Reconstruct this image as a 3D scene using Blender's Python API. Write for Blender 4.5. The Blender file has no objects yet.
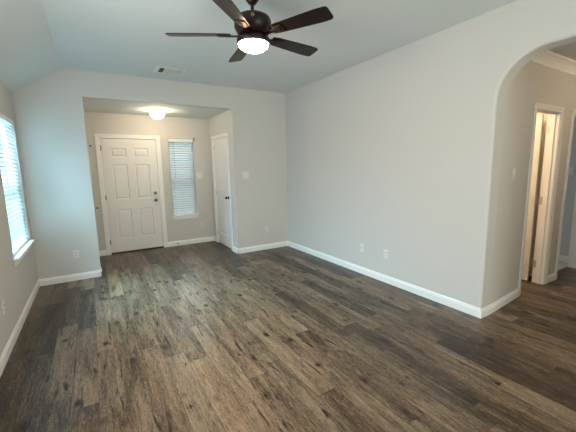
import bpy, bmesh, math, random
from mathutils import Vector, Matrix
random.seed(7)
SC = bpy.context.scene
COL = SC.collection
PI = math.pi

# ------------------------------------------------------------------ camera
F_PX = 323.015
H_CAM = 1.4887
yaw, pitch, roll = 0.5418, -0.1489, -0.0196
fwd = Vector((math.sin(yaw)*math.cos(pitch), math.cos(yaw)*math.cos(pitch), math.sin(pitch)))
rt = fwd.cross(Vector((0, 0, 1))).normalized()
up = rt.cross(fwd)
r2 = rt*math.cos(roll) + up*math.sin(roll)
u2 = up*math.cos(roll) - rt*math.sin(roll)
cam = bpy.data.cameras.new('camera')
camo = bpy.data.objects.new('camera', cam)
COL.objects.link(camo)
M = Matrix((r2, u2, -fwd)).transposed().to_4x4()
M.translation = Vector((0, 0, H_CAM))
camo.matrix_world = M
cam.sensor_fit = 'HORIZONTAL'
cam.sensor_width = 36.0
cam.lens = F_PX/576*36.0
cam.clip_start = 0.02
SC.camera = camo

# ------------------------------------------------------------------ world, daylight, exposure
w = bpy.data.worlds.new('world')
SC.world = w
w.use_nodes = True
bg = w.node_tree.nodes['Background']
bg.inputs['Color'].default_value = (0.62, 0.86, 1.0, 1)
bg.inputs['Strength'].default_value = 0.45
SC.view_settings.view_transform = 'Standard'
SC.view_settings.look = 'None'
SC.view_settings.gamma = 1.0
SC.view_settings.use_curve_mapping = False
SC.view_settings.exposure = 0.0

def area(name, loc, aim, sx, sy, power, color):
    l = bpy.data.lights.new(name, 'AREA')
    l.shape = 'RECTANGLE'; l.size = sx; l.size_y = sy
    l.energy = power; l.color = color
    o = bpy.data.objects.new(name, l)
    COL.objects.link(o)
    o.location = loc
    o.rotation_euler = Vector(aim).to_track_quat('-Z', 'Y').to_euler()
    return o

# daylight entering by the windows, two of them added out of view
area('daylight_side_window', (-1.70, 5.05, 2.65), (1, -0.35, -1.0), 1.5, 1.5, 1050, (0.44, 0.80, 1.0))
area('daylight_entry_window', (1.54, 7.5, 2.7), (0, -1, -1.0), 1.0, 1.6, 80, (1.0, 0.98, 0.95))
area('added_rear_daylight', (1.95, -2.75, 1.35), (0, 1, 0.1), 1.9, 2.0, 105, (1.0, 0.91, 0.76))  # fill from behind the viewer, its window is added
area('added_near_side_daylight', (-0.87, 1.6, 1.45), (1, 0, 0.3), 2.0, 1.6, 82, (0.95, 0.94, 0.92))  # added light for the right wall, through an added unseen window
area('daylight_bedroom_window', (5.46, 4.6, 1.5), (0, -1, 0), 0.9, 1.2, 22, (0.72, 0.9, 1.0))

def bulb(name, loc, power, color, size=0.06):
    l = bpy.data.lights.new(name, 'POINT')
    l.energy = power; l.color = color; l.shadow_soft_size = size
    o = bpy.data.objects.new(name, l); COL.objects.link(o); o.location = loc
    return o

# ------------------------------------------------------------------ materials
def mat(name, color, rough=0.5, metal=0.0, bump=None, spec=None, coat=0.0, emis=None):
    m = bpy.data.materials.new(name)
    m.use_nodes = True
    nt = m.node_tree
    b = nt.nodes['Principled BSDF']
    b.inputs['Base Color'].default_value = (*color, 1)
    b.inputs['Roughness'].default_value = rough
    b.inputs['Metallic'].default_value = metal
    if spec is not None: b.inputs['Specular IOR Level'].default_value = spec
    b.inputs['Coat Weight'].default_value = coat
    if emis:
        b.inputs['Emission Color'].default_value = (*emis[0], 1)
        b.inputs['Emission Strength'].default_value = emis[1]
    tc = nt.nodes.new('ShaderNodeTexCoord')
    nz = nt.nodes.new('ShaderNodeTexNoise')
    sc, st, var = bump if bump else (40, 0.0, 0.02)
    nz.inputs['Scale'].default_value = sc
    nz.inputs['Detail'].default_value = 3
    nt.links.new(tc.outputs['Object'], nz.inputs['Vector'])
    if not emis:
        mx = nt.nodes.new('ShaderNodeMix'); mx.data_type = 'RGBA'
        nt.links.new(nz.outputs['Fac'], mx.inputs['Factor'])
        mx.inputs['A'].default_value = (*[c*(1-var) for c in color], 1)
        mx.inputs['B'].default_value = (*[min(1, c*(1+var)) for c in color], 1)
        nt.links.new(mx.outputs['Result'], b.inputs['Base Color'])
    if st > 0:
        bp = nt.nodes.new('ShaderNodeBump')
        bp.inputs['Strength'].default_value = st
        bp.inputs['Distance'].default_value = 0.004
        nt.links.new(nz.outputs['Fac'], bp.inputs['Height'])
        nt.links.new(bp.outputs['Normal'], b.inputs['Normal'])
    return m

WALL = mat('wall_paint', (0.62, 0.60, 0.565), 0.75, bump=(90, 0.25, 0.015))
CEIL = mat('ceiling_paint', (0.66, 0.715, 0.71), 0.85, bump=(120, 0.5, 0.03))
TRIM = mat('trim_paint', (0.88, 0.87, 0.85), 0.3)
DOORP = mat('door_paint', (0.78, 0.765, 0.74), 0.32)
PLATE = mat('white_plastic', (0.74, 0.73, 0.70), 0.35)
SLOT = mat('dark_slot', (0.03, 0.03, 0.03), 0.6)
BLACK = mat('black_metal', (0.012, 0.011, 0.010), 0.35, 0.6)
NICKEL = mat('nickel_metal', (0.30, 0.28, 0.26), 0.3, 1.0)
HINGE = mat('bronze_hinge', (0.10, 0.08, 0.06), 0.4, 0.9)
HINGEW = mat('satin_hinge', (0.62, 0.58, 0.52), 0.4, 0.5)
FANM = mat('fan_bronze', (0.016, 0.007, 0.005), 0.36, 0.4)
FANB = mat('fan_blade_wood', (0.010, 0.0045, 0.0035), 0.34, 0.0, bump=(20, 0.05, 0.25), spec=0.3, coat=0.08)
BRASS = mat('brass', (0.22, 0.16, 0.08), 0.4, 1.0)
VENTM = mat('vent_metal', (0.78, 0.79, 0.77), 0.5)
CARPET = mat('beige_carpet', (0.50, 0.44, 0.36), 0.95, bump=(400, 0.8, 0.12))
VINYL = mat('window_vinyl', (0.75, 0.76, 0.76), 0.4)
TAPE = mat('blind_cord', (0.45, 0.50, 0.52), 0.8)
THRESH = mat('threshold_metal', (0.05, 0.045, 0.04), 0.5, 0.4)
FANGLOW = mat('fan_glass_bowl', (1, 0.9, 0.8), 0.3, emis=((1.0, 0.62, 0.36), 88.0))
ENTGLOW = mat('entry_glass_globe', (1, 0.9, 0.8), 0.3, emis=((1.0, 0.79, 0.53), 44.0))
HALLGLOW = mat('hall_glass_globe', (1, 0.9, 0.8), 0.3, emis=((1.0, 0.77, 0.50), 62.0))

def slat_material():
    m = bpy.data.materials.new('blind_slat'); m.use_nodes = True
    nt = m.node_tree; out = nt.nodes['Material Output']; b = nt.nodes['Principled BSDF']
    b.inputs['Base Color'].default_value = (0.80, 0.82, 0.82, 1); b.inputs['Roughness'].default_value = 0.5
    tr = nt.nodes.new('ShaderNodeBsdfTranslucent'); tr.inputs['Color'].default_value = (0.85, 0.9, 0.92, 1)
    mx = nt.nodes.new('ShaderNodeMixShader'); mx.inputs[0].default_value = 0.55
    nt.links.new(b.outputs[0], mx.inputs[1]); nt.links.new(tr.outputs[0], mx.inputs[2])
    nt.links.new(mx.outputs[0], out.inputs['Surface'])
    return m
SLAT = slat_material()

def glass_material():
    m = bpy.data.materials.new('window_glass'); m.use_nodes = True
    nt = m.node_tree; out = nt.nodes['Material Output']; nt.nodes.remove(nt.nodes['Principled BSDF'])
    tr = nt.nodes.new('ShaderNodeBsdfTransparent'); tr.inputs[0].default_value = (0.9, 0.96, 0.97, 1)
    gl = nt.nodes.new('ShaderNodeBsdfGlossy'); gl.inputs['Roughness'].default_value = 0.02
    mx = nt.nodes.new('ShaderNodeMixShader')
    mx.inputs[0].default_value = 0.06; nt.links.new(tr.outputs[0], mx.inputs[1])
    nt.links.new(gl.outputs[0], mx.inputs[2]); nt.links.new(mx.outputs[0], out.inputs['Surface'])
    return m
GLASS = glass_material()

def floor_material():
    m = bpy.data.materials.new('vinyl_plank'); m.use_nodes = True
    nt = m.node_tree; N = nt.nodes; L = nt.links
    b = N['Principled BSDF']
    def node(t, **k):
        n = N.new(t)
        for a, v in k.items(): setattr(n, a, v)
        return n
    def math_(op, a, c=None, clamp=False):
        n = node('ShaderNodeMath', operation=op, use_clamp=clamp)
        for i, v in enumerate((a, c)):
            if v is None: continue
            if isinstance(v, (int, float)): n.inputs[i].default_value = v
            else: L.new(v, n.inputs[i])
        return n.outputs[0]
    tc = node('ShaderNodeTexCoord')
    at = node('ShaderNodeAttribute', attribute_name='plank')
    sep = node('ShaderNodeSeparateColor'); L.new(at.outputs['Color'], sep.inputs[0])
    tone, rnd, warm = sep.outputs[0], sep.outputs[1], sep.outputs[2]
    # per-plank shifted coordinates: each plank has a print of its own
    off = node('ShaderNodeCombineXYZ')
    L.new(math_('MULTIPLY', rnd, 37.0), off.inputs[0]); L.new(math_('MULTIPLY', rnd, 91.0), off.inputs[1])
    add = node('ShaderNodeVectorMath', operation='ADD')
    L.new(tc.outputs['Object'], add.inputs[0]); L.new(off.outputs[0], add.inputs[1])
    def mapping(s):
        mp = node('ShaderNodeMapping'); mp.inputs['Scale'].default_value = s
        L.new(add.outputs[0], mp.inputs['Vector']); return mp.outputs[0]
    # long grain
    g1 = node('ShaderNodeTexNoise'); g1.inputs['Scale'].default_value = 1; g1.inputs['Detail'].default_value = 5
    g1.inputs['Roughness'].default_value = 0.65; g1.inputs['Distortion'].default_value = 0.6
    L.new(mapping((38, 2.6, 1)), g1.inputs['Vector'])
    g2 = node('ShaderNodeTexNoise'); g2.inputs['Scale'].default_value = 1; g2.inputs['Detail'].default_value = 3
    g2.inputs['Distortion'].default_value = 1.2
    L.new(mapping((9, 1.3, 1)), g2.inputs['Vector'])
    g3 = node('ShaderNodeTexNoise'); g3.inputs['Scale'].default_value = 1; g3.inputs['Detail'].default_value = 4
    L.new(mapping((120, 16, 1)), g3.inputs['Vector'])
    g4 = node('ShaderNodeTexNoise'); g4.inputs['Scale'].default_value = 1; g4.inputs['Detail'].default_value = 3
    L.new(mapping((95, 60, 1)), g4.inputs['Vector'])
    g5 = node('ShaderNodeTexNoise'); g5.inputs['Scale'].default_value = 1; g5.inputs['Detail'].default_value = 2; g5.inputs['Distortion'].default_value = 0.8
    L.new(mapping((21, 3.2, 1)), g5.inputs['Vector'])
    crk = node('ShaderNodeMapRange'); crk.inputs['From Min'].default_value = 0.64; crk.inputs['From Max'].default_value = 0.74
    crk.inputs['To Min'].default_value = 0; crk.inputs['To Max'].default_value = 0.55
    L.new(g5.outputs['Fac'], crk.inputs['Value'])
    # knots
    vo = node('ShaderNodeTexVoronoi'); vo.inputs['Scale'].default_value = 1; vo.inputs['Randomness'].default_value = 1
    L.new(mapping((9.5, 6.0, 1)), vo.inputs['Vector'])
    sk = node('ShaderNodeSeparateColor'); L.new(vo.outputs['Color'], sk.inputs[0])
    keep = math_('GREATER_THAN', sk.outputs[0], 0.72)
    kr = node('ShaderNodeMapRange'); kr.inputs['From Min'].default_value = 0.13; kr.inputs['From Max'].default_value = 0.19
    kr.inputs['To Min'].default_value = 1; kr.inputs['To Max'].default_value = 0
    wob = math_('ADD', vo.outputs['Distance'], math_('MULTIPLY', math_('SUBTRACT', g4.outputs['Fac'], 0.5), 0.22))
    L.new(wob, kr.inputs['Value'])
    knot = math_('MULTIPLY', kr.outputs[0], keep)
    halo = node('ShaderNodeMapRange'); halo.inputs['From Min'].default_value = 0.1; halo.inputs['From Max'].default_value = 0.4
    halo.inputs['To Min'].default_value = 0.22; halo.inputs['To Max'].default_value = 0
    L.new(vo.outputs['Distance'], halo.inputs['Value'])
    haloK = math_('MULTIPLY', halo.outputs[0], keep)
    # brightness value
    v = math_('MULTIPLY', math_('SUBTRACT', g1.outputs['Fac'], 0.5), 0.75)
    v = math_('ADD', v, math_('MULTIPLY', math_('SUBTRACT', g2.outputs['Fac'], 0.5), 0.7))
    v = math_('ADD', v, math_('MULTIPLY', math_('SUBTRACT', g3.outputs['Fac'], 0.5), 0.7))
    v = math_('ADD', v, math_('MULTIPLY', math_('SUBTRACT', g4.outputs['Fac'], 0.5), 0.5))
    v = math_('SUBTRACT', v, crk.outputs[0])
    v = math_('ADD', v, tone)
    v = math_('SUBTRACT', v, math_('MULTIPLY', knot, 1.5))
    v = math_('SUBTRACT', v, haloK, True)
    ramp = node('ShaderNodeValToRGB')
    e = ramp.color_ramp.elements
    e[0].position = 0.0; e[0].color = (0.012, 0.006, 0.0035, 1)
    e[1].position = 1.0; e[1].color = (0.45, 0.335, 0.225, 1)
    for p, c in ((0.25, (0.068, 0.044, 0.0275, 1)), (0.5, (0.190, 0.131, 0.082, 1)), (0.75, (0.315, 0.228, 0.147, 1))):
        x = e.new(p); x.color = c
    L.new(v, ramp.inputs[0])
    wm = node('ShaderNodeMix', data_type='RGBA', blend_type='MULTIPLY')
    wm.inputs['Factor'].default_value = 1
    cr = node('ShaderNodeMix', data_type='RGBA')
    cr.inputs['A'].default_value = (0.97, 1.0, 1.0, 1); cr.inputs['B'].default_value = (1.05, 0.98, 0.91, 1)
    L.new(warm, cr.inputs['Factor'])
    L.new(ramp.outputs[0], wm.inputs['A']); L.new(cr.outputs['Result'], wm.inputs['B'])
    L.new(wm.outputs['Result'], b.inputs['Base Color'])
    rr = math_('ADD', math_('MULTIPLY', g1.outputs['Fac'], 0.18), 0.28)
    L.new(rr, b.inputs['Roughness'])
    b.inputs['Specular IOR Level'].default_value = 0.5
    bp = node('ShaderNodeBump'); bp.inputs['Strength'].default_value = 0.25; bp.inputs['Distance'].default_value = 0.0015
    L.new(g1.outputs['Fac'], bp.inputs['Height']); L.new(bp.outputs['Normal'], b.inputs['Normal'])
    return m
FLOORM = floor_material()

# ------------------------------------------------------------------ helpers
class MB:
    def __init__(s): s.bm = bmesh.new()
    def box(s, x0, y0, z0, x1, y1, z1, bev=0.0):
        x0, x1 = sorted((x0, x1)); y0, y1 = sorted((y0, y1)); z0, z1 = sorted((z0, z1))
        t = bmesh.new()
        bmesh.ops.create_cube(t, size=1)
        for v in t.verts:
            v.co = Vector(((x0+x1)/2+v.co.x*(x1-x0), (y0+y1)/2+v.co.y*(y1-y0), (z0+z1)/2+v.co.z*(z1-z0)))
        if bev > 0:
            bmesh.ops.bevel(t, geom=t.edges[:], offset=bev, segments=2, affect='EDGES', profile=0.5)
        s.merge(t); return s
    def merge(s, t, mtx=None):
        if mtx is not None: bmesh.ops.transform(t, matrix=mtx, verts=t.verts)
        me = bpy.data.meshes.new('tmp'); t.to_mesh(me); t.free()
        s.bm.from_mesh(me); bpy.data.meshes.remove(me)
    def prism(s, pts, axis, a, b):
        """polygon pts (2D) extruded along axis from a to b"""
        def mk(p, k):
            if axis == 0: return (k, p[0], p[1])
            if axis == 1: return (p[0], k, p[1])
            return (p[0], p[1], k)
        t = bmesh.new()
        va = [t.verts.new(mk(p, a)) for p in pts]; vb = [t.verts.new(mk(p, b)) for p in pts]
        t.faces.new(va); t.faces.new(vb[::-1])
        n = len(pts)
        for i in range(n):
            t.faces.new((va[i], vb[i], vb[(i+1) % n], va[(i+1) % n]))
        bmesh.ops.recalc_face_normals(t, faces=t.faces)
        s.merge(t); return s
    def lathe(s, prof, c, seg=32, axis=2):
        t = bmesh.new(); rings = []
        for r, z in prof:
            ring = []
            for i in range(seg):
                a = 2*PI*i/seg
                x, y = r*math.cos(a), r*math.sin(a)
                co = (x, y, z) if axis == 2 else ((x, z, y) if axis == 1 else (z, x, y))
                ring.append(t.verts.new((c[0]+co[0], c[1]+co[1], c[2]+co[2])))
            rings.append(ring)
        for a, b in zip(rings, rings[1:]):
            for i in range(seg):
                t.faces.new((a[i], a[(i+1) % seg], b[(i+1) % seg], b[i]))
        t.faces.new(rings[0][::-1]); t.faces.new(rings[-1])
        bmesh.ops.remove_doubles(t, verts=t.verts, dist=1e-6)
        bmesh.ops.recalc_face_normals(t, faces=t.faces)
        for f in t.faces: f.smooth = True
        s.merge(t); return s
    def tube(s, pts, r, seg=10):
        for a, b in zip(pts, pts[1:]):
            a, b = Vector(a), Vector(b); d = b-a
            t = bmesh.new()
            bmesh.ops.create_cone(t, cap_ends=True, segments=seg, radius1=r, radius2=r, depth=d.length)
            q = d.to_track_quat('Z', 'Y').to_matrix().to_4x4(); q.translation = (a+b)/2
            s.merge(t, q)
        return s
    def build(s, name, m, parent=None, bevel=0.0, smooth=False):
        me = bpy.data.meshes.new(name); s.bm.to_mesh(me); s.bm.free()
        me.materials.append(m)
        o = bpy.data.objects.new(name, me); COL.objects.link(o)
        if parent is not None: o.parent = parent
        if smooth:
            for p in me.polygons: p.use_smooth = True
        if bevel > 0:
            md = o.modifiers.new('bevel', 'BEVEL'); md.width = bevel; md.segments = 3
            md.limit_method = 'ANGLE'; md.angle_limit = math.radians(40); md.harden_normals = False
        return o

def tag(o, label, cat, group=None, kind=None):
    o['label'] = label; o['category'] = cat
    if group: o['group'] = group
    if kind: o['kind'] = kind
    return o
def empty(name, loc, rz=0.0):
    o = bpy.data.objects.new(name, None); COL.objects.link(o)
    o.location = loc; o.rotation_euler = (0, 0, rz); o.empty_display_size = 0.1
    return o
def copy_tree(o, parent=None):
    c = o.copy(); COL.objects.link(c)
    if parent is not None: c.parent = parent
    for ch in [x for x in bpy.data.objects if x.parent == o]: copy_tree(ch, c)
    return c

# ------------------------------------------------------------------ room dimensions (metres)
XL, XR = -0.724, 3.124
XS, XF = -0.003, 2.1005           # entry opening
D, YE = 5.2115, 6.4937            # back wall, entry wall
HC, HF = 2.807, 2.470             # ceiling, entry ceiling
XK, ZL = -0.2017, 2.4465          # ceiling crease, left wall top
Y0 = -2.6                         # wall behind the viewer
TW = 0.13
XR2 = XR+0.158                    # far side of the arched wall
HY = 1.65                         # hall wall
HYJ = 1.585                       # archway jamb
HH = 2.585                        # hall ceiling
XE = 5.93                         # hall end wall
BT = 0.014

# ------------------------------------------------------------------ floor
def build_floor():
    W = 0.1535
    me = bpy.data.meshes.new('floor'); bm = bmesh.new()
    lay = bm.loops.layers.float_color.new('plank')
    rng = random.Random(21)
    gap = 0.0009
    def in_room(x, y):
        return True
    # plank tones, some darkened to offset over-bright light: (x, y) of a point on the plank -> tone
    fixed = FIXED
    x0 = -0.40 - 6*W
    row = 0
    ends = {}
    while x0 < XE+0.2:
        y = Y0 - rng.random()*1.2
        cuts = CUTS.get(row-6)
        ys = [y]
        if cuts:
            ys = [cuts[0]]
            while ys[0] > Y0: ys.insert(0, ys[0]-1.22)
            for c in cuts[1:]: ys.append(c)
        while ys[-1] < YE+0.1: ys.append(ys[-1]+1.22)
        for a, b in zip(ys, ys[1:]):
            tone = 0.44 + rng.gauss(0, 0.065); r = rng.random(); wv = rng.random()
            for fx, fy, ft in fixed:
                if x0 <= fx < x0+W and a <= fy < b: tone = ft
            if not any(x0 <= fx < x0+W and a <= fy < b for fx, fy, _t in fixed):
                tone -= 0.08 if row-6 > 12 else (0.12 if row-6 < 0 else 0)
            if a > 3.8 and row-6 > 1: tone -= 0.06  # planks towards the entry darkened as a group
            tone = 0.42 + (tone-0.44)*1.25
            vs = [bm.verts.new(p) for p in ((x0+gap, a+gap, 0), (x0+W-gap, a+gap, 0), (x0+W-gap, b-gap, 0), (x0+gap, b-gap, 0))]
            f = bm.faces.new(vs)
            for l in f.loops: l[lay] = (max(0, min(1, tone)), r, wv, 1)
        x0 += W; row += 1
    # the dark groove between the planks
    vs = [bm.verts.new(p) for p in ((XL-0.6, Y0-1.4, -0.0012), (XE+0.5, Y0-1.4, -0.0012), (XE+0.5, YE+1.4, -0.0012), (XL-0.6, YE+1.4, -0.0012))]
    f = bm.faces.new(vs)
    for l in f.loops: l[lay] = (0.0, 0.3, 0.5, 1)
    vb = [bm.verts.new((v.co.x, v.co.y, -0.06)) for v in vs]
    bm.faces.new(vb[::-1])
    for i in range(4): bm.faces.new((vs[i], vb[i], vb[(i+1) % 4], vs[(i+1) % 4]))
    bm.to_mesh(me); bm.free()
    me.materials.append(FLOORM)
    o = bpy.data.objects.new('floor', me); COL.objects.link(o)
    tag(o, 'dark grey-brown wood plank floor with knots running towards the front door', 'floor', kind='structure')
# plank joints and tones, some planks darkened to counter window light on them: row -> first joint (m), point on a plank -> tone
CUTS = {0: [3.66], 1: [3.50], 2: [2.95], 3: [3.03], 4: [2.80], 5: [2.565], 6: [2.41], 7: [1.75], 8: [3.18], 9: [2.2], 10: [2.78], 12: [1.09], 16: [1.992], 17: [0.98]}
_r = lambda i: -0.40 + (i+0.5)*0.1535
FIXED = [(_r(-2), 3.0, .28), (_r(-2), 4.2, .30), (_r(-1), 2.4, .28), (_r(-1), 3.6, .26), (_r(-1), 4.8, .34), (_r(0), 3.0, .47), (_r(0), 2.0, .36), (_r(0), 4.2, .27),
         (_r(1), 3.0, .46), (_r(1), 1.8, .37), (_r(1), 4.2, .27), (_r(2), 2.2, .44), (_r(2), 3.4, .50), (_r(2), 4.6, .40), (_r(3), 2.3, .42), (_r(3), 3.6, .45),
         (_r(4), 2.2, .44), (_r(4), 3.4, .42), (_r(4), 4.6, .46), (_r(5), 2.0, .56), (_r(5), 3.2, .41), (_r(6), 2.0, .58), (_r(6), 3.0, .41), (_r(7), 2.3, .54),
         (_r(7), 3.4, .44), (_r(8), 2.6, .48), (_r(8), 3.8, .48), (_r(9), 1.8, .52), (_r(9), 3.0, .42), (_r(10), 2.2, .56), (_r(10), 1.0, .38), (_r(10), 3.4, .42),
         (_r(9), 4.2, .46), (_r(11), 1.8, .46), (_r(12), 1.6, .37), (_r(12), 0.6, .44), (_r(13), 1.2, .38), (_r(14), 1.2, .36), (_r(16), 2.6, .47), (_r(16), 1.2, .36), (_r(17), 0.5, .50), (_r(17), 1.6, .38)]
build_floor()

def struct(name, mb, m, label, cat='wall', bevel=0.0):
    o = mb.build(name, m, bevel=bevel)
    return tag(o, label, cat, kind='structure')

def slab_holes(mb, axis, k0, k1, a0, a1, z0, z1, holes):
    """wall slab perpendicular to axis (0:x,1:y) between k0..k1; spans a0..a1; rectangular holes (a,b,z,zz)"""
    def bx(a, b, c, e):
        if b-a < 1e-5 or e-c < 1e-5: return
        if axis == 0: mb.box(k0, a, c, k1, b, e)
        else: mb.box(a, k0, c, b, k1, e)
    cur = a0
    for a, b, c, e in sorted(holes):
        bx(cur, a, z0, z1); bx(a, b, z0, c); bx(a, b, e, z1); cur = b
    bx(cur, a1, z0, z1)
    return mb

# left wall with window opening and a second, unseen one added for daylight
WY0, WY1, WZ0, WZ1 = 4.045, 5.035, 0.655, 2.10
m_ = slab_holes(MB(), 0, XL-TW, XL, Y0-TW, D+0.0, -0.05, ZL+0.001, [(0.6, 2.6, 0.65, 2.25), (WY0, WY1, WZ0, WZ1)])
struct('wall_left', m_, WALL, 'pale greige side wall holding the window at the left edge')
# back wall: stub, header and right portion as one wall with the entry opening
prof = [(XL-TW, -0.05), (XS, -0.05), (XS, HF), (XF, HF), (XF, -0.05), (XR+0.01, -0.05), (XR+0.01, HC+0.05), (XK, HC+0.05), (XL-TW, ZL+0.05)]
struct('wall_back', MB().prism(prof, 1, D, D+TW), WALL, 'pale wall facing the viewer with the wide opening into the entry')
# entry walls and ceiling
FX0, FX1, FZ1 = 1.300, 1.770, 2.075   # sidelight window opening
FZ0 = 0.60
DX0, DX1, DZ = 0.170, 1.098, 2.065    # front door opening
m_ = slab_holes(MB(), 1, YE, YE+TW, XS-0.25, XF+0.95, -0.05, HF+0.15, [(DX0, DX1, -0.05, DZ), (FX0, FX1, FZ0, FZ1)])
struct('wall_entry', m_, WALL, 'entry wall around the six panel front door and narrow window')
struct('wall_entry_left', MB().box(XS-0.06-TW, D+TW, -0.05, XS-0.06, YE, HF+0.1), WALL, 'left side wall of the entry nook behind the stub wall')
CY0, CY1, CZ = 5.500, 6.275, 2.075    # closet door opening
m_ = slab_holes(MB(), 0, XF, XF+TW, D+TW, YE, -0.05, HF+0.1, [(CY0, CY1, -0.05, CZ)])
struct('wall_entry_right', m_, WALL, 'right side wall of the entry holding the closet door')
struct('ceiling_entry', MB().box(XS-0.2, D+TW, HF, XF+0.95, YE, HF+0.1), CEIL, 'lower flat ceiling over the entry nook', 'ceiling')
struct('wall_closet', MB().box(XF+0.85, D+TW, -0.05, XF+0.95, YE, HF), WALL, 'closet wall behind the arched panel door')
# main ceiling with the sloped strip along the left
cp = [(XL-TW, ZL-(HC-ZL)*TW/(XK-XL)), (XK, HC), (XR2, HC), (XR2, HC+0.15), (XK-0.05, HC+0.15), (XL-TW, ZL+0.12)]
struct('ceiling', MB().prism(cp, 1, Y0-TW, D), CEIL, 'pale textured ceiling, flat with a sloped strip along the left wall', 'ceiling')
# rear wall with a wide window added to let daylight in
RX0, RX1, RZ0, RZ1 = 1.0, 2.9, 0.35, 2.35
m_ = slab_holes(MB(), 1, Y0-TW, Y0, XL-TW, XE+TW, -0.05, HC+0.1, [(RX0, RX1, RZ0, RZ1)])
struct('wall_rear', m_, WALL, 'wall behind the viewer with an added wide window')
# right wall with the rounded arch (opening from HY down to YA1, the unseen near end set to cut rear light)
YA1, ZT, RA = 0.10, 2.402, 0.365
pr = [(D, -0.05), (D, HC+0.05), (Y0, HC+0.05), (Y0, -0.05), (YA1, -0.05), (YA1, ZT-RA)]
for i in range(1, 17):
    a = PI - (PI/2)*i/16
    pr.append((YA1+RA+RA*math.cos(a), ZT-RA+RA*math.sin(a)))
for i in range(0, 17):
    a = PI/2 - (PI/2)*i/16
    pr.append((HYJ-RA+RA*math.cos(a), ZT-RA+RA*math.sin(a)))
pr.append((HYJ, -0.05))
mb = MB().prism(pr, 0, XR, XR2)
ed = [e for e in mb.bm.edges if all(abs(v.co.x-XR) < 1e-4 and v.co.y < HYJ+0.01 and v.co.y > YA1-0.01 and v.co.z < ZT+0.01 for v in e.verts)]
bmesh.ops.bevel(mb.bm, geom=ed, offset=0.022, segments=4, affect='EDGES', profile=0.5)
struct('wall_right', mb, WALL, 'long blank right wall ending in a rounded archway to the hall')
# hall
H3X0, H3X1, H3Z = 4.045, 4.655, 2.055
H4X0, H4X1 = 5.000, 5.745
struct('wall_hall', slab_holes(MB().prism([(XR2, HYJ), (H3X0, HY), (H3X0, HY+0.12), (XR2, HY+0.12)], 2, -0.05, HH+0.1), 1, HY, HY+0.12, H3X0, XE, -0.05, HH+0.1, [(H3X0, H3X1, -0.05, H3Z), (H4X0, H4X1, -0.05, H3Z)]), WALL, 'hall wall seen through the archway around the open door')
m_ = MB().box(XE, Y0, -0.05, XE+TW, 4.6, HH+0.1)
struct('wall_hall_end', m_, WALL, 'hall end wall beyond the archway, pale blue grey in daylight')
struct('ceiling_hall', MB().box(XR2, Y0, HH, XE, 4.6, HH+0.1), CEIL, 'hall ceiling seen through the archway', 'ceiling')
# rooms behind the hall wall
struct('wall_bathroom_back', MB().box(XR2, 3.2, -0.05, 4.88, 3.3, HH), WALL, 'back wall of the small room behind the open hall door')
struct('wall_bedroom_left', MB().box(4.88, HY+0.12, -0.05, 4.985, 4.6, HH), WALL, 'wall between the small room and the bedroom')
m_ = slab_holes(MB(), 1, 4.4, 4.5, 4.985, XE, -0.05, HH, [(5.12, 5.80, 0.8, 2.1)])
struct('wall_bedroom_back', m_, WALL, 'bedroom far wall with its window')
tag(MB().box(4.985, HY+0.116, 0.0005, XE, 4.4, 0.010).build('floor_bedroom', CARPET), 'beige carpet of the bedroom beyond the hall', 'floor', kind='structure')

# ------------------------------------------------------------------ baseboards
def baseboard(name, runs, label, h=0.095):
    """runs: list of (x0,y0,x1,y1,nx,ny): wall line and outward normal"""
    mb = MB()
    for x0, y0, x1, y1, nx, ny in runs:
        t = bmesh.new()
        prof = [(0, 0), (BT, 0), (BT, h*0.72), (BT*0.62, h*0.80), (BT*0.62, h*0.90), (BT*0.3, h), (0, h)]
        va = [t.verts.new((x0+nx*p, y0+ny*p, 0.0005+z)) for p, z in prof]
        vb = [t.verts.new((x1+nx*p, y1+ny*p, 0.0005+z)) for p, z in prof]
        t.faces.new(va); t.faces.new(vb[::-1])
        for i in range(len(prof)):
            j = (i+1) % len(prof)
            t.faces.new((va[i], vb[i], vb[j], va[j]))
        bmesh.ops.recalc_face_normals(t, faces=t.faces)
        mb.merge(t)
    return tag(mb.build(name, TRIM), label, 'baseboard', kind='structure')
baseboard('baseboard_left', [(XL, Y0, XL, D, 1, 0)], 'white baseboard along the left window wall')
baseboard('baseboard_stub', [(XL, D, XS+BT, D, 0, -1), (XS, D-BT, XS, D+TW, 1, 0)], 'white baseboard on the stub wall left of the entry')
baseboard('baseboard_back', [(XF-BT, D, XR, D, 0, -1), (XF, D-BT, XF, CY0-0.062, -1, 0)], 'white baseboard under the wall right of the entry')
baseboard('baseboard_right', [(XR, D, XR, HYJ, -1, 0), (XR-BT+0.0006, HYJ, XR2, HYJ, 0, -1), (XR2, HYJ, H3X0-0.058, HY-0.005, 0, -1)], 'white baseboard along the long right wall and round the archway corner')
baseboard('baseboard_entry', [(XS-0.06, YE, DX0-0.06, YE, 0, -1), (DX1+0.06, YE, XF, YE, 0, -1), (XF, CY1+0.062, XF, YE, -1, 0)], 'white baseboard on the front door wall')
baseboard('baseboard_hall', [(H3X1+0.058, HY, H4X0-0.045, HY, 0, -1), (H4X1+0.05, HY, XE, HY, 0, -1)], 'short white baseboard between the two hall doorways')
baseboard('baseboard_bedroom', [(XE, HY+0.12, XE, 4.4, -1, 0)], 'white baseboard inside the carpeted room', h=0.11)
baseboard('baseboard_hall_end', [(XE, Y0, XE, HY, -1, 0)], 'white baseboard on the hall end wall')
baseboard('baseboard_rear', [(XL, Y0, XR, Y0, 0, 1), (XR2, Y0, XE, Y0, 0, 1), (XR, Y0, XR, YA1, -1, 0)], 'white baseboard behind the viewer')

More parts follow.
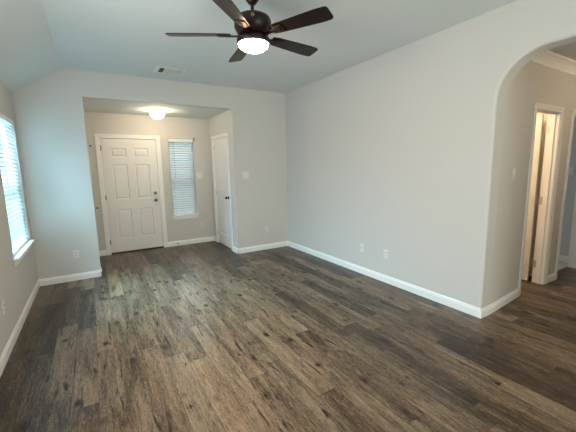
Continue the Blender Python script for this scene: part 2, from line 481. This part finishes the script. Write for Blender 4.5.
# crown moulding of the hall
def crown():
    mb = MB()
    c = [(0, 0), (0.085, 0), (0.085, -0.018), (0.062, -0.030), (0.040, -0.052), (0.022, -0.084), (0.016, -0.105), (0, -0.112)]
    mb.prism([(HY - p, HH + z) for p, z in c], 0, XR2, XE)
    mb.prism([(XE - p, HH + z) for p, z in c], 1, Y0, HY)
    tag(mb.build('trim_1', TRIM), 'crown moulding where hall wall meets hall ceiling', 'moulding', kind='structure')
crown()

# ------------------------------------------------------------------ doors
def raised_panel(mb, x0, z0, x1, z1, yf, arch=0.0, depth=0.009):
    """sunk moulded frame with raised field; front faces -y at yf"""
    seg = 12
    def outline(ins, y):
        pts = [(x0+ins, z0+ins), (x1-ins, z0+ins)]
        if arch > 0:
            for i in range(seg+1):
                s = i/seg
                x = (x1-ins) + (x0-x1+2*ins)*s
                pts.append((x, z1-ins-arch + arch*math.sin(PI*s)))
        else: pts += [(x1-ins, z1-ins), (x0+ins, z1-ins)]
        return [(px, y, pz) for px, pz in pts]
    t = bmesh.new()
    rings = [[t.verts.new(p) for p in outline(i, y)] for i, y in ((0, yf), (0.012, yf+depth), (0.022, yf+depth), (0.045, yf+0.002), )]
    n = len(rings[0])
    for a, b in zip(rings, rings[1:]):
        for i in range(n): t.faces.new((a[i], a[(i+1) % n], b[(i+1) % n], b[i]))
    t.faces.new(rings[-1])
    bmesh.ops.recalc_face_normals(t, faces=t.faces)
    if t.faces[-1].normal.y > 0:
        bmesh.ops.reverse_faces(t, faces=t.faces)
    mb.merge(t)

def door_face(mb, w, h, zb, yf, panels, arch_flags):
    """front skin at yf with holes for panels (grid decomposition)"""
    xs = sorted({0, w, *[p[0] for p in panels], *[p[2] for p in panels]})
    zs = sorted({zb, h, *[p[1] for p in panels], *[p[3] for p in panels]})
    t = bmesh.new(); V = {}
    def vv(x, z):
        k = (round(x, 5), round(z, 5))
        if k not in V: V[k] = t.verts.new((x, yf, z))
        return V[k]
    for a, b in zip(xs, xs[1:]):
        for c, d in zip(zs, zs[1:]):
            cx, cz = (a+b)/2, (c+d)/2
            if any(p[0] < cx < p[2] and p[1] < cz < p[3] for p in panels): continue
            t.faces.new((vv(a, c), vv(b, c), vv(b, d), vv(a, d)))
    for p, ar in zip(panels, arch_flags):      # spandrels above arched panels
        if ar > 0:
            x0, _, x1, z1 = p; seg = 12; prev = None
            for i in range(seg+1):
                s = i/seg; x = x1+(x0-x1)*s; z = z1-ar+ar*math.sin(PI*s)
                cur = (t.verts.new((x, yf, z)), t.verts.new((x, yf, z1)))
                if prev and abs(z1-z) + abs(z1-prev[2]) > 1e-6:
                    try: t.faces.new((prev[0], prev[1], cur[1], cur[0]))
                    except ValueError: pass
                prev = (cur[0], cur[1], z)
    bmesh.ops.recalc_face_normals(t, faces=t.faces)
    for f in t.faces:
        if f.normal.y > 0: f.normal_flip()
    mb.merge(t)

def make_door(name, loc, rz, w, h, panels, arches, label, depth=0.035, casing=True, wall_t=TW, cw=0.057, recess=0.010, zb=0.012, open_leaf=0.0, cas_mat=None, hinge_side=1, hinge_mat=HINGE, leaf_back=False):
    """local frame: x across opening 0..w, -y towards the viewer, wall face at y=0"""
    root = empty(name, loc, rz)
    tag(root, label, 'door', kind='structure')
    j = 0.016
    # jamb
    mb = MB()
    mb.box(0, -0.001, 0, j, wall_t, h+j); mb.box(w-j, -0.001, 0, w, wall_t, h+j); mb.box(0, -0.001, h, w, wall_t, h+j)
    # stops
    sy = recess+depth+0.003
    if open_leaf:
        sy = wall_t-depth-0.02
        mb.box(j, sy-0.03, 0, j+0.011, sy, h); mb.box(w-j-0.011, sy-0.03, 0, w-j, sy, h); mb.box(j, sy-0.03, h-0.011, w-j, sy, h)
    else:
        mb.box(j, sy, 0, j+0.011, sy+0.03, h); mb.box(w-j-0.011, sy, 0, w-j, sy+0.03, h); mb.box(j, sy, h-0.011, w-j, sy+0.03, h)
    mb.build('jamb', TRIM, root)
    if casing:
        mb = MB()
        def strip(x0, x1, z0, z1, vert, flip):
            # two-step casing profile
            if vert:
                xi, xo = (x0, x1) if not flip else (x1, x0)
                s = 1 if xo > xi else -1
                mb.box(xi, -0.011, z0, xo, 0, z1)
                mb.box(xi+s*cw*0.55, -0.018, z0, xo, -0.011, z1)
            else:
                mb.box(x0, -0.011, z0, x1, 0, z1)
                mb.box(x0, -0.018, z0+(z1-z0)*0.55, x1, -0.011, z1)
        strip(-cw+0.006, 0.006, 0.0005, h+0.004, True, True)
        strip(w-0.006, w+cw-0.006, 0.0005, h+0.004, True, False)
        strip(-cw+0.006, w+cw-0.006, h+0.004, h+cw+0.002, False, False)
        mb.build('casing', TRIM, root, bevel=0.0025)
    # leaf
    lw = w-2*j-0.006
    leaf_pan = panels(lw)
    mb = MB()
    mb.box(0, 0.012, zb, lw, depth, h-0.003)
    # rim so the front skin joins the slab
    mb.box(0, 0.0003, zb, 0.004, 0.013, h-0.003); mb.box(lw-0.004, 0.0003, zb, lw, 0.013, h-0.003)
    mb.box(0, 0.0003, zb, lw, 0.013, zb+0.004); mb.box(0, 0.0003, h-0.007, lw, 0.013, h-0.003)
    door_face(mb, lw, h-0.003, zb, 0.0, leaf_pan, arches)
    if open_leaf:
        leaf = mb.build('door_leaf', DOORP, root)
        leaf.location = (w-j-0.001, wall_t+0.034, 0)
        leaf.rotation_euler = (0, 0, open_leaf)
    else:
        leaf = mb.build('door_leaf', DOORP, root)
        leaf.location = (j+0.003, recess, 0)
    for p, ar in zip(leaf_pan, arches):
        mb = MB(); raised_panel(mb, *p, 0.0, ar)
        mb.build('panel', DOORP, leaf)
    hinges = []
    for z in (0.22, h/2, h-0.17):
        if open_leaf: break
        xh = j-0.002 if hinge_side < 0 else w-j+0.002
        hg = MB().tube([(xh, recess-0.006, z-0.045), (xh, recess-0.006, z+0.045)], 0.006)
        hg.box(xh-0.012, recess-0.003, z-0.04, xh+0.012, recess-0.0002, z+0.04)
        hinges.append(hg.build('hinge', hinge_mat, root))
    return root, leaf, lw

def six(w):
    s = w*0.155; m = w*0.13; pw = (w-2*s-m)/2
    P = []
    for x in (s, s+pw+m):
        P += [(x, 0.27, x+pw, 0.80), (x, 0.98, x+pw, 1.60), (x, 1.725, x+pw, 1.885)]
    return P
door, leaf, lw = make_door('door_1', (DX0, YE, 0), 0, DX1-DX0, 2.05, six, [0]*6, 'white six panel front door with knob and deadbolt', zb=0.028, hinge_side=-1, cw=0.066)
def knob(parent, x, z, m, r=0.027, name='knob', y=0.0):
    MB().lathe([(0.0, 0.0), (r*1.15, 0.0), (r*1.15, -0.008), (r*0.45, -0.012), (r*0.42, -0.035), (r*0.95, -0.042), (r, -0.055), (r*0.7, -0.066), (0.0, -0.068)], (x, y, z), 20, axis=1).build(name, m, parent)
knob(leaf, lw-0.07, 0.93, NICKEL)
MB().lathe([(0.0, 0.0), (0.032, 0.0), (0.030, -0.014), (0.012, -0.016), (0.0, -0.018)], (lw-0.07, 0, 1.065), 20, axis=1).box(lw-0.076, -0.034, 1.045, lw-0.064, -0.014, 1.085, 0.003).build('deadbolt', NICKEL, leaf)
MB().box(0.0, 0.002, 0.0005, DX1-DX0, TW, 0.026).build('threshold', THRESH, door)

def two(w):
    s = w*0.17
    return [(s, 0.23, w-s, 0.86), (s, 1.02, w-s, 1.91)]
door, leaf, lw = make_door('door_2', (XF, CY1, 0), -PI/2, CY1-CY0, 2.055, two, [0, 0.11], 'white two panel closet door with black knob beside the front door', zb=0.014, hinge_side=-1, hinge_mat=HINGEW)
knob(leaf, lw-0.06, 0.965, BLACK, 0.026)
# open hall door, hinged on its right jamb and swung into the room
door, leaf, lw = make_door('door_3', (H3X0, HY, 0), 0, H3X1-H3X0, 2.045, two, [0, 0.08], 'open white hall door in the lit doorway seen through the archway', zb=0.012, wall_t=0.12, open_leaf=PI/2+0.035)
for z in (0.24, 1.03, 1.87):
    MB().box(H3X1-H3X0-0.0185, 0.088, z-0.045, H3X1-H3X0-0.0155, 0.160, z+0.045).tube([(H3X1-H3X0-0.022, 0.136, z-0.045), (H3X1-H3X0-0.022, 0.136, z+0.045)], 0.008).build('hinge', HINGEW, door)
# bedroom doorway: cased opening
root = empty('door_4', (H4X0, HY, 0)); tag(root, 'white cased doorway to the carpeted room at the right edge', 'doorway', kind='structure')
wd = H4X1-H4X0
MB().box(0, -0.001, 0, 0.014, 0.12, H3Z).box(wd-0.014, -0.001, 0, wd, 0.12, H3Z).box(0, -0.001, H3Z-0.014, wd, 0.12, H3Z).build('jamb', TRIM, root)
MB().box(-0.050, -0.016, 0.0005, 0.005, 0, H3Z-0.006).box(wd-0.005, -0.016, 0.0005, wd+0.050, 0, H3Z-0.006).box(-0.050, -0.016, H3Z-0.006, wd+0.050, 0, H3Z+0.055).build('casing', TRIM, root, bevel=0.002)
MB().box(wd-0.0155, 0.02, 0.925, wd-0.013, 0.05, 0.985).build('strike_plate', HINGE, root)

# ------------------------------------------------------------------ windows and blinds
def make_window(name, loc, rz, w, z0, z1, label, sill_out=0.05, horn=0.045, wall_t=TW, mid=True):
    """local: x across, +y to the outside, wall face at y=0"""
    root = empty(name, loc, rz); tag(root, label, 'window', kind='structure')
    y0, y1 = wall_t-0.05, wall_t-0.005
    f = 0.035
    mb = MB().box(0, y0, z0, f, y1, z1).box(w-f, y0, z0, w, y1, z1).box(0, y0, z0, w, y1, z0+f).box(0, y0, z1-f, w, y1, z1)
    if mid: mb.box(f, y0+0.01, (z0+z1)/2-0.02, w-f, y1-0.01, (z0+z1)/2+0.02)
    mb.build('window_frame', VINYL, root)
    MB().box(f, wall_t-0.03, z0+f, w-f, wall_t-0.026, z1-f).build('pane', GLASS, root)
    MB().box(-horn, -sill_out, z0-0.018, w+horn, 0.0005, z0+0.004, 0.004).box(0.001, 0.0, z0+0.0005, w-0.001, y0, z0+0.004).build('window_sill', TRIM, root)
    MB().box(-horn*0.4, -0.014, z0-0.075, w+horn*0.4, 0, z0-0.022, 0.003).build('apron', TRIM, root)
    return root
def make_blind(loc, rz, w, z0, z1, label, tilt, nyoff=0.012, pitch_=0.0445, over=0.0):
    root = empty('window_blind', loc, rz); tag(root, label, 'blind')
    MB().box(-over, nyoff-0.012, z1-0.060, w+over, nyoff+0.052, z1-0.004, 0.003).build('headrail', PLATE if over else TRIM, root)
    mb = MB(); n = int((z1-z0-0.10)/pitch_); sw = 0.050
    for i in range(n+1):
        z = z1-0.080-i*pitch_
        if z < z0+0.045: break
        t = bmesh.new(); g = 4; rows = []
        for k in range(g+1):
            s = (k/g-0.5)*sw
            yy = nyoff+0.026+s*math.cos(tilt); zz = z + s*math.sin(tilt) + 0.003*(1-(2*k/g-1)**2)
            rows.append([t.verts.new((x, yy, zz+dz)) for x, dz in ((0.006, 0), (w-0.006, 0), (w-0.006, 0.0022), (0.006, 0.0022))])
        for a, b in zip(rows, rows[1:]):
            for q in range(4): t.faces.new((a[q], a[(q+1) % 4], b[(q+1) % 4], b[q]))
        t.faces.new(rows[0][::-1]); t.faces.new(rows[-1])
        bmesh.ops.recalc_face_normals(t, faces=t.faces)
        mb.merge(t)
    mb.build('slats', SLAT, root)
    MB().box(0.006, nyoff+0.004, z0+0.006, w-0.006, nyoff+0.048, z0+0.028, 0.003).build('bottom_rail', TRIM, root)
    for x in ((0.14*w, 0.86*w) if w < 0.7 else (0.12*w, 0.5*w, 0.88*w)):
        MB().box(x-0.0012, nyoff-0.0005, z0+0.02, x+0.0012, nyoff+0.0008, z1-0.06).build('ladder_cord', TAPE, root)
    xw = w*0.20
    MB().tube([(xw, nyoff-0.012, z1-0.06), (xw, nyoff-0.014, z1-0.75)], 0.004).build('tilt_wand', TAPE, root)
    return root
TILT = 0.70
# left window: local x runs along +Y of the room, local +y points to -X
make_window('window_1', (XL, WY0, 0), PI/2, WY1-WY0, WZ0, WZ1, 'side window behind white blinds at the left edge', sill_out=0.045, horn=0.05)
make_blind((XL, WY0+0.006, 0), PI/2, WY1-WY0-0.012, WZ0, WZ1, 'wide white slatted blind over the left side window', TILT)
make_window('window_2', (FX0, YE, 0), 0, FX1-FX0, FZ0, FZ1, 'narrow entry window beside the front door', sill_out=0.035, horn=0.03)
b_ = make_blind((FX0+0.004, YE, 0), 0, FX1-FX0-0.008, FZ0, FZ1+0.0, 'narrow white slatted blind beside the front door', TILT)
MB().box(FX1-FX0-0.002, -0.034, FZ1-0.045, FX1-FX0+0.024, -0.001, FZ1+0.022, 0.003).build('bracket', NICKEL, b_)
make_window('added_window_rear', (RX1, Y0, 0), PI, RX1-RX0, RZ0, RZ1, 'added unseen wide window behind the viewer, for daylight')  # added behind the viewer as a daylight source
make_window('added_window_side', (XL, 0.6, 0), PI/2, 2.0, 0.65, 2.25, 'added unseen side window beside the viewer, for daylight')  # added outside the view so the side light has a source

# ------------------------------------------------------------------ ceiling fan
def blade_bm():
    t = bmesh.new()
    r0, r1, wr, wt, th = 0.17, 0.655, 0.052, 0.068, 0.007
    pts = [(r0, -wr*0.8), (r0+0.05, -wr), (r1-0.10, -wt), (r1-0.035, -wt*0.96)]
    for i in range(1, 6):
        a = -PI/2 + (PI/2)*i/6
        pts.append((r1-0.035+0.028*math.cos(a), -wt*0.96+0.028+0.028*math.sin(a)))
    half = pts[:]
    out = half + [(x, -y) for x, y in reversed(half)]
    va = [t.verts.new((x, y, -th/2)) for x, y in out]; vb = [t.verts.new((x, y, th/2)) for x, y in out]
    t.faces.new(va[::-1]); t.faces.new(vb)
    n = len(out)
    for i in range(n): t.faces.new((va[i], va[(i+1) % n], vb[(i+1) % n], vb[i]))
    bmesh.ops.recalc_face_normals(t, faces=t.faces)
    return t
FC = (1.162, 2.394)
fan = empty('ceiling_fan', (FC[0], FC[1], HC)); tag(fan, 'dark bronze five blade ceiling fan with lit glass bowl', 'ceiling fan')
zb = 2.495-HC
MB().lathe([(0.0, 0.0), (0.068, 0.0), (0.068, -0.020), (0.060, -0.050), (0.034, -0.085), (0.022, -0.098), (0.0, -0.100)], (0, 0, 0)).build('canopy', FANM, fan)
MB().tube([(0, 0, -0.09), (0, 0, -0.170)], 0.0125, 16).build('downrod', FANM, fan)
MB().lathe([(0.0, -0.160), (0.028, -0.161), (0.045, -0.172), (0.105, -0.180), (0.130, -0.194), (0.140, -0.215), (0.142, -0.262), (0.132, -0.280), (0.120, -0.305), (0.095, -0.318), (0.0, -0.320)], (0, 0, 0), 48).build('motor_housing', FANM, fan)
MB().lathe([(0.0, -0.315), (0.088, -0.315), (0.105, -0.330), (0.126, -0.345), (0.128, -0.370), (0.118, -0.378), (0.0, -0.378)], (0, 0, 0), 48).build('light_kit_ring', FANM, fan)
MB().lathe([(0.0, -0.375), (0.116, -0.376), (0.115, -0.386), (0.106, -0.400), (0.086, -0.415), (0.056, -0.427), (0.025, -0.433), (0.0, -0.434)], (0, 0, 0), 48).build('glass_bowl', FANGLOW, fan)
dirc = Vector((-FC[0], -FC[1], 0)).normalized()
md = Matrix.Translation(dirc*0.141 + Vector((0, 0, -0.225))) @ dirc.to_track_quat('Z', 'Y').to_matrix().to_4x4()
t_ = bmesh.new(); bmesh.ops.create_cone(t_, cap_ends=True, segments=20, radius1=0.016, radius2=0.013, depth=0.006)
mb = MB(); mb.merge(t_, md); mb.build('medallion', BRASS, fan)
first = None
for k in range(5):
    a = math.radians(8.5+72*k)
    rot = Matrix.Rotation(a, 4, 'Z') @ Matrix.Translation((0, 0, zb)) @ Matrix.Rotation(-math.radians(13), 4, 'X')
    if first is None:
        mb = MB(); mb.merge(blade_bm()); bl = mb.build('blade', FANB, fan)
        ib = MB().box(0.095, -0.022, -0.014, 0.255, 0.022, -0.0045, 0.004).box(0.20, -0.040, -0.011, 0.275, 0.040, -0.0045, 0.003)
        iron = ib.build('blade_iron', FANM, bl); first = (bl, iron)
    else:
        bl = first[0].copy(); COL.objects.link(bl); bl.parent = fan
        ir = first[1].copy(); COL.objects.link(ir); ir.parent = bl
    bl.matrix_local = rot

# ------------------------------------------------------------------ entry light
el = empty('flush_light', (1.035, 5.86, HF)); tag(el, 'small lit globe light on the entry ceiling above the front door', 'ceiling light')
MB().lathe([(0.0, 0.0), (0.098, 0.0), (0.100, -0.012), (0.090, -0.026), (0.0, -0.028)], (0, 0, 0)).build('light_base', NICKEL, el)
MB().lathe([(0.0, -0.026), (0.088, -0.027), (0.112, -0.050), (0.114, -0.075), (0.098, -0.108), (0.060, -0.132), (0.0, -0.142)], (0, 0, 0)).build('glass_globe', ENTGLOW, el)
hl = empty('flush_light', (4.75, 0.55, HH)); tag(hl, 'hall ceiling light past the archway', 'ceiling light')
MB().lathe([(0.0, 0.0), (0.098, 0.0), (0.100, -0.012), (0.090, -0.026), (0.0, -0.028)], (0, 0, 0)).build('light_base', NICKEL, hl)
MB().lathe([(0.0, -0.026), (0.088, -0.027), (0.112, -0.050), (0.114, -0.075), (0.098, -0.108), (0.060, -0.132), (0.0, -0.142)], (0, 0, 0)).build('glass_globe', HALLGLOW, hl)
bulb('bathroom_bulb', (3.9, 2.5, 2.2), 45, (1.0, 0.70, 0.40), 0.08)

# ------------------------------------------------------------------ ceiling vent
vx0, vx1, vy0, vy1 = 0.850, 1.235, 4.60, 4.88
v = empty('ceiling_vent', (vx0, vy0, HC)); tag(v, 'white metal air vent in the ceiling near the entry', 'vent')
W_, H_ = vx1-vx0, vy1-vy0
MB().box(0, 0, -0.008, W_, 0.03, 0, 0.002).box(0, H_-0.03, -0.008, W_, H_, 0, 0.002).box(0, 0.03, -0.008, 0.035, H_-0.03, 0).box(W_-0.035, 0.03, -0.008, W_, H_-0.03, 0).build('frame', VENTM, v)
MB().box(0.035, 0.03, -0.0015, W_-0.035, H_-0.03, -0.0005).build('duct_opening', SLOT, v)
mb = MB()
for i in range(9):
    x = 0.130+i*0.027
    t_ = bmesh.new(); bmesh.ops.create_cube(t_, size=1)
    mb.merge(t_, Matrix.Translation((x, H_/2, -0.006)) @ Matrix.Rotation(math.radians(-10), 4, 'Y') @ Matrix.Diagonal((0.027, H_-0.06, 0.0012, 1)))
for i in range(1):
    x = 0.116
    mb.box(x-0.004, 0.03, -0.010, x+0.004, H_-0.03, -0.002)
mb.box(0.035, 0.03, -0.010, 0.048, H_-0.03, -0.002)
mb.build('louvers', VENTM, v)

# ------------------------------------------------------------------ outlets, switches, small fittings
def outlet(loc, rz, label, group=None, blank=False):
    o = empty('wall_outlet', loc, rz); tag(o, label, 'outlet', group)
    MB().box(-0.036, -0.006, -0.058, 0.036, 0, 0.058, 0.003).build('cover_plate', PLATE, o)
    if blank:
        MB().lathe([(0.0, 0.0), (0.007, 0.0), (0.007, -0.006), (0.0, -0.007)], (0, -0.006, 0), 12, axis=1).build('cable_jack', NICKEL, o)
        return o
    for s in (-1, 1):
        r = MB().box(-0.017, -0.0085, s*0.0215-0.015, 0.017, -0.005, s*0.0215+0.015, 0.003).build('receptacle', PLATE, o)
        MB().box(-0.008, -0.0092, s*0.0215-0.006, -0.0045, -0.0080, s*0.0215+0.007).box(0.0045, -0.0092, s*0.0215-0.006, 0.008, -0.0080, s*0.0215+0.007).build('slots', SLOT, r)
    return o
def switch(loc, rz, label, gangs=1):
    o = empty('light_switch', loc, rz); tag(o, label, 'light switch')
    hw = 0.036+0.023*(gangs-1)
    MB().box(-hw, -0.006, -0.058, hw, 0, 0.058, 0.003).build('cover_plate', PLATE, o)
    for g in range(gangs):
        x = (g-(gangs-1)/2)*0.046
        MB().box(x-0.005, -0.015, -0.008, x+0.005, -0.005, 0.014, 0.002).build('toggle', TRIM, o)
    return o
outlet((-0.276, D, 0.37), 0, 'white outlet on the stub wall left of the entry')
outlet((1.851, YE, 0.375), 0, 'white outlet below the entry window, near the closet door')
outlet((2.67, D, 0.375), 0, 'white outlet low on the wall right of the entry')
outlet((XL, 3.40, 0.385), PI/2, 'white outlet low on the left window wall')
outlet((XR, 3.215, 0.37), -PI/2, 'blank cable plate on the right wall, left of the outlet', blank=True)
outlet((XR, 2.785, 0.372), -PI/2, 'white outlet on the long right wall nearer the archway')
switch((1.859, YE, 1.366), 0, 'white double switch between the entry window and closet door', 2)
switch((2.293, D, 1.375), 0, 'white double switch on the wall right of the entry', 2)
switch((3.60, HYJ+(3.60-XR2)*(HY-HYJ)/(H3X0-XR2), 1.385), math.atan2(HY-HYJ, H3X0-XR2), 'white switch on the hall wall inside the archway')
switch((XE, 1.93, 1.36), -PI/2, 'white double switch on the bluish wall of the carpeted room', 2)
# small dark latch fittings on the strip of wall left of the front door
for z, lb in ((1.915, 'small dark metal bracket high on the wall left of the front door'), (0.858, 'small dark metal bracket low on the wall left of the front door')):
    o = MB().box(0.022, YE-0.018, z-0.010, 0.062, YE, z+0.010, 0.003).tube([(0.027, YE-0.018, z), (0.027, YE-0.034, z)], 0.007).build('wall_bracket', HINGE)
    tag(o, lb, 'bracket')
ds = empty('door_stop', (1.335, YE-BT, 0.055)); tag(ds, 'small spring door stop on the baseboard right of the front door', 'door stop')
MB().lathe([(0.0, 0.0), (0.011, 0.0), (0.011, -0.006), (0.006, -0.010), (0.006, -0.060), (0.0, -0.060)], (0, 0, 0), 12, axis=1).build('spring', NICKEL, ds)
MB().lathe([(0.0, -0.058), (0.009, -0.058), (0.009, -0.072), (0.0, -0.074)], (0, 0, 0), 12, axis=1).build('rubber_tip', SLOT, ds)
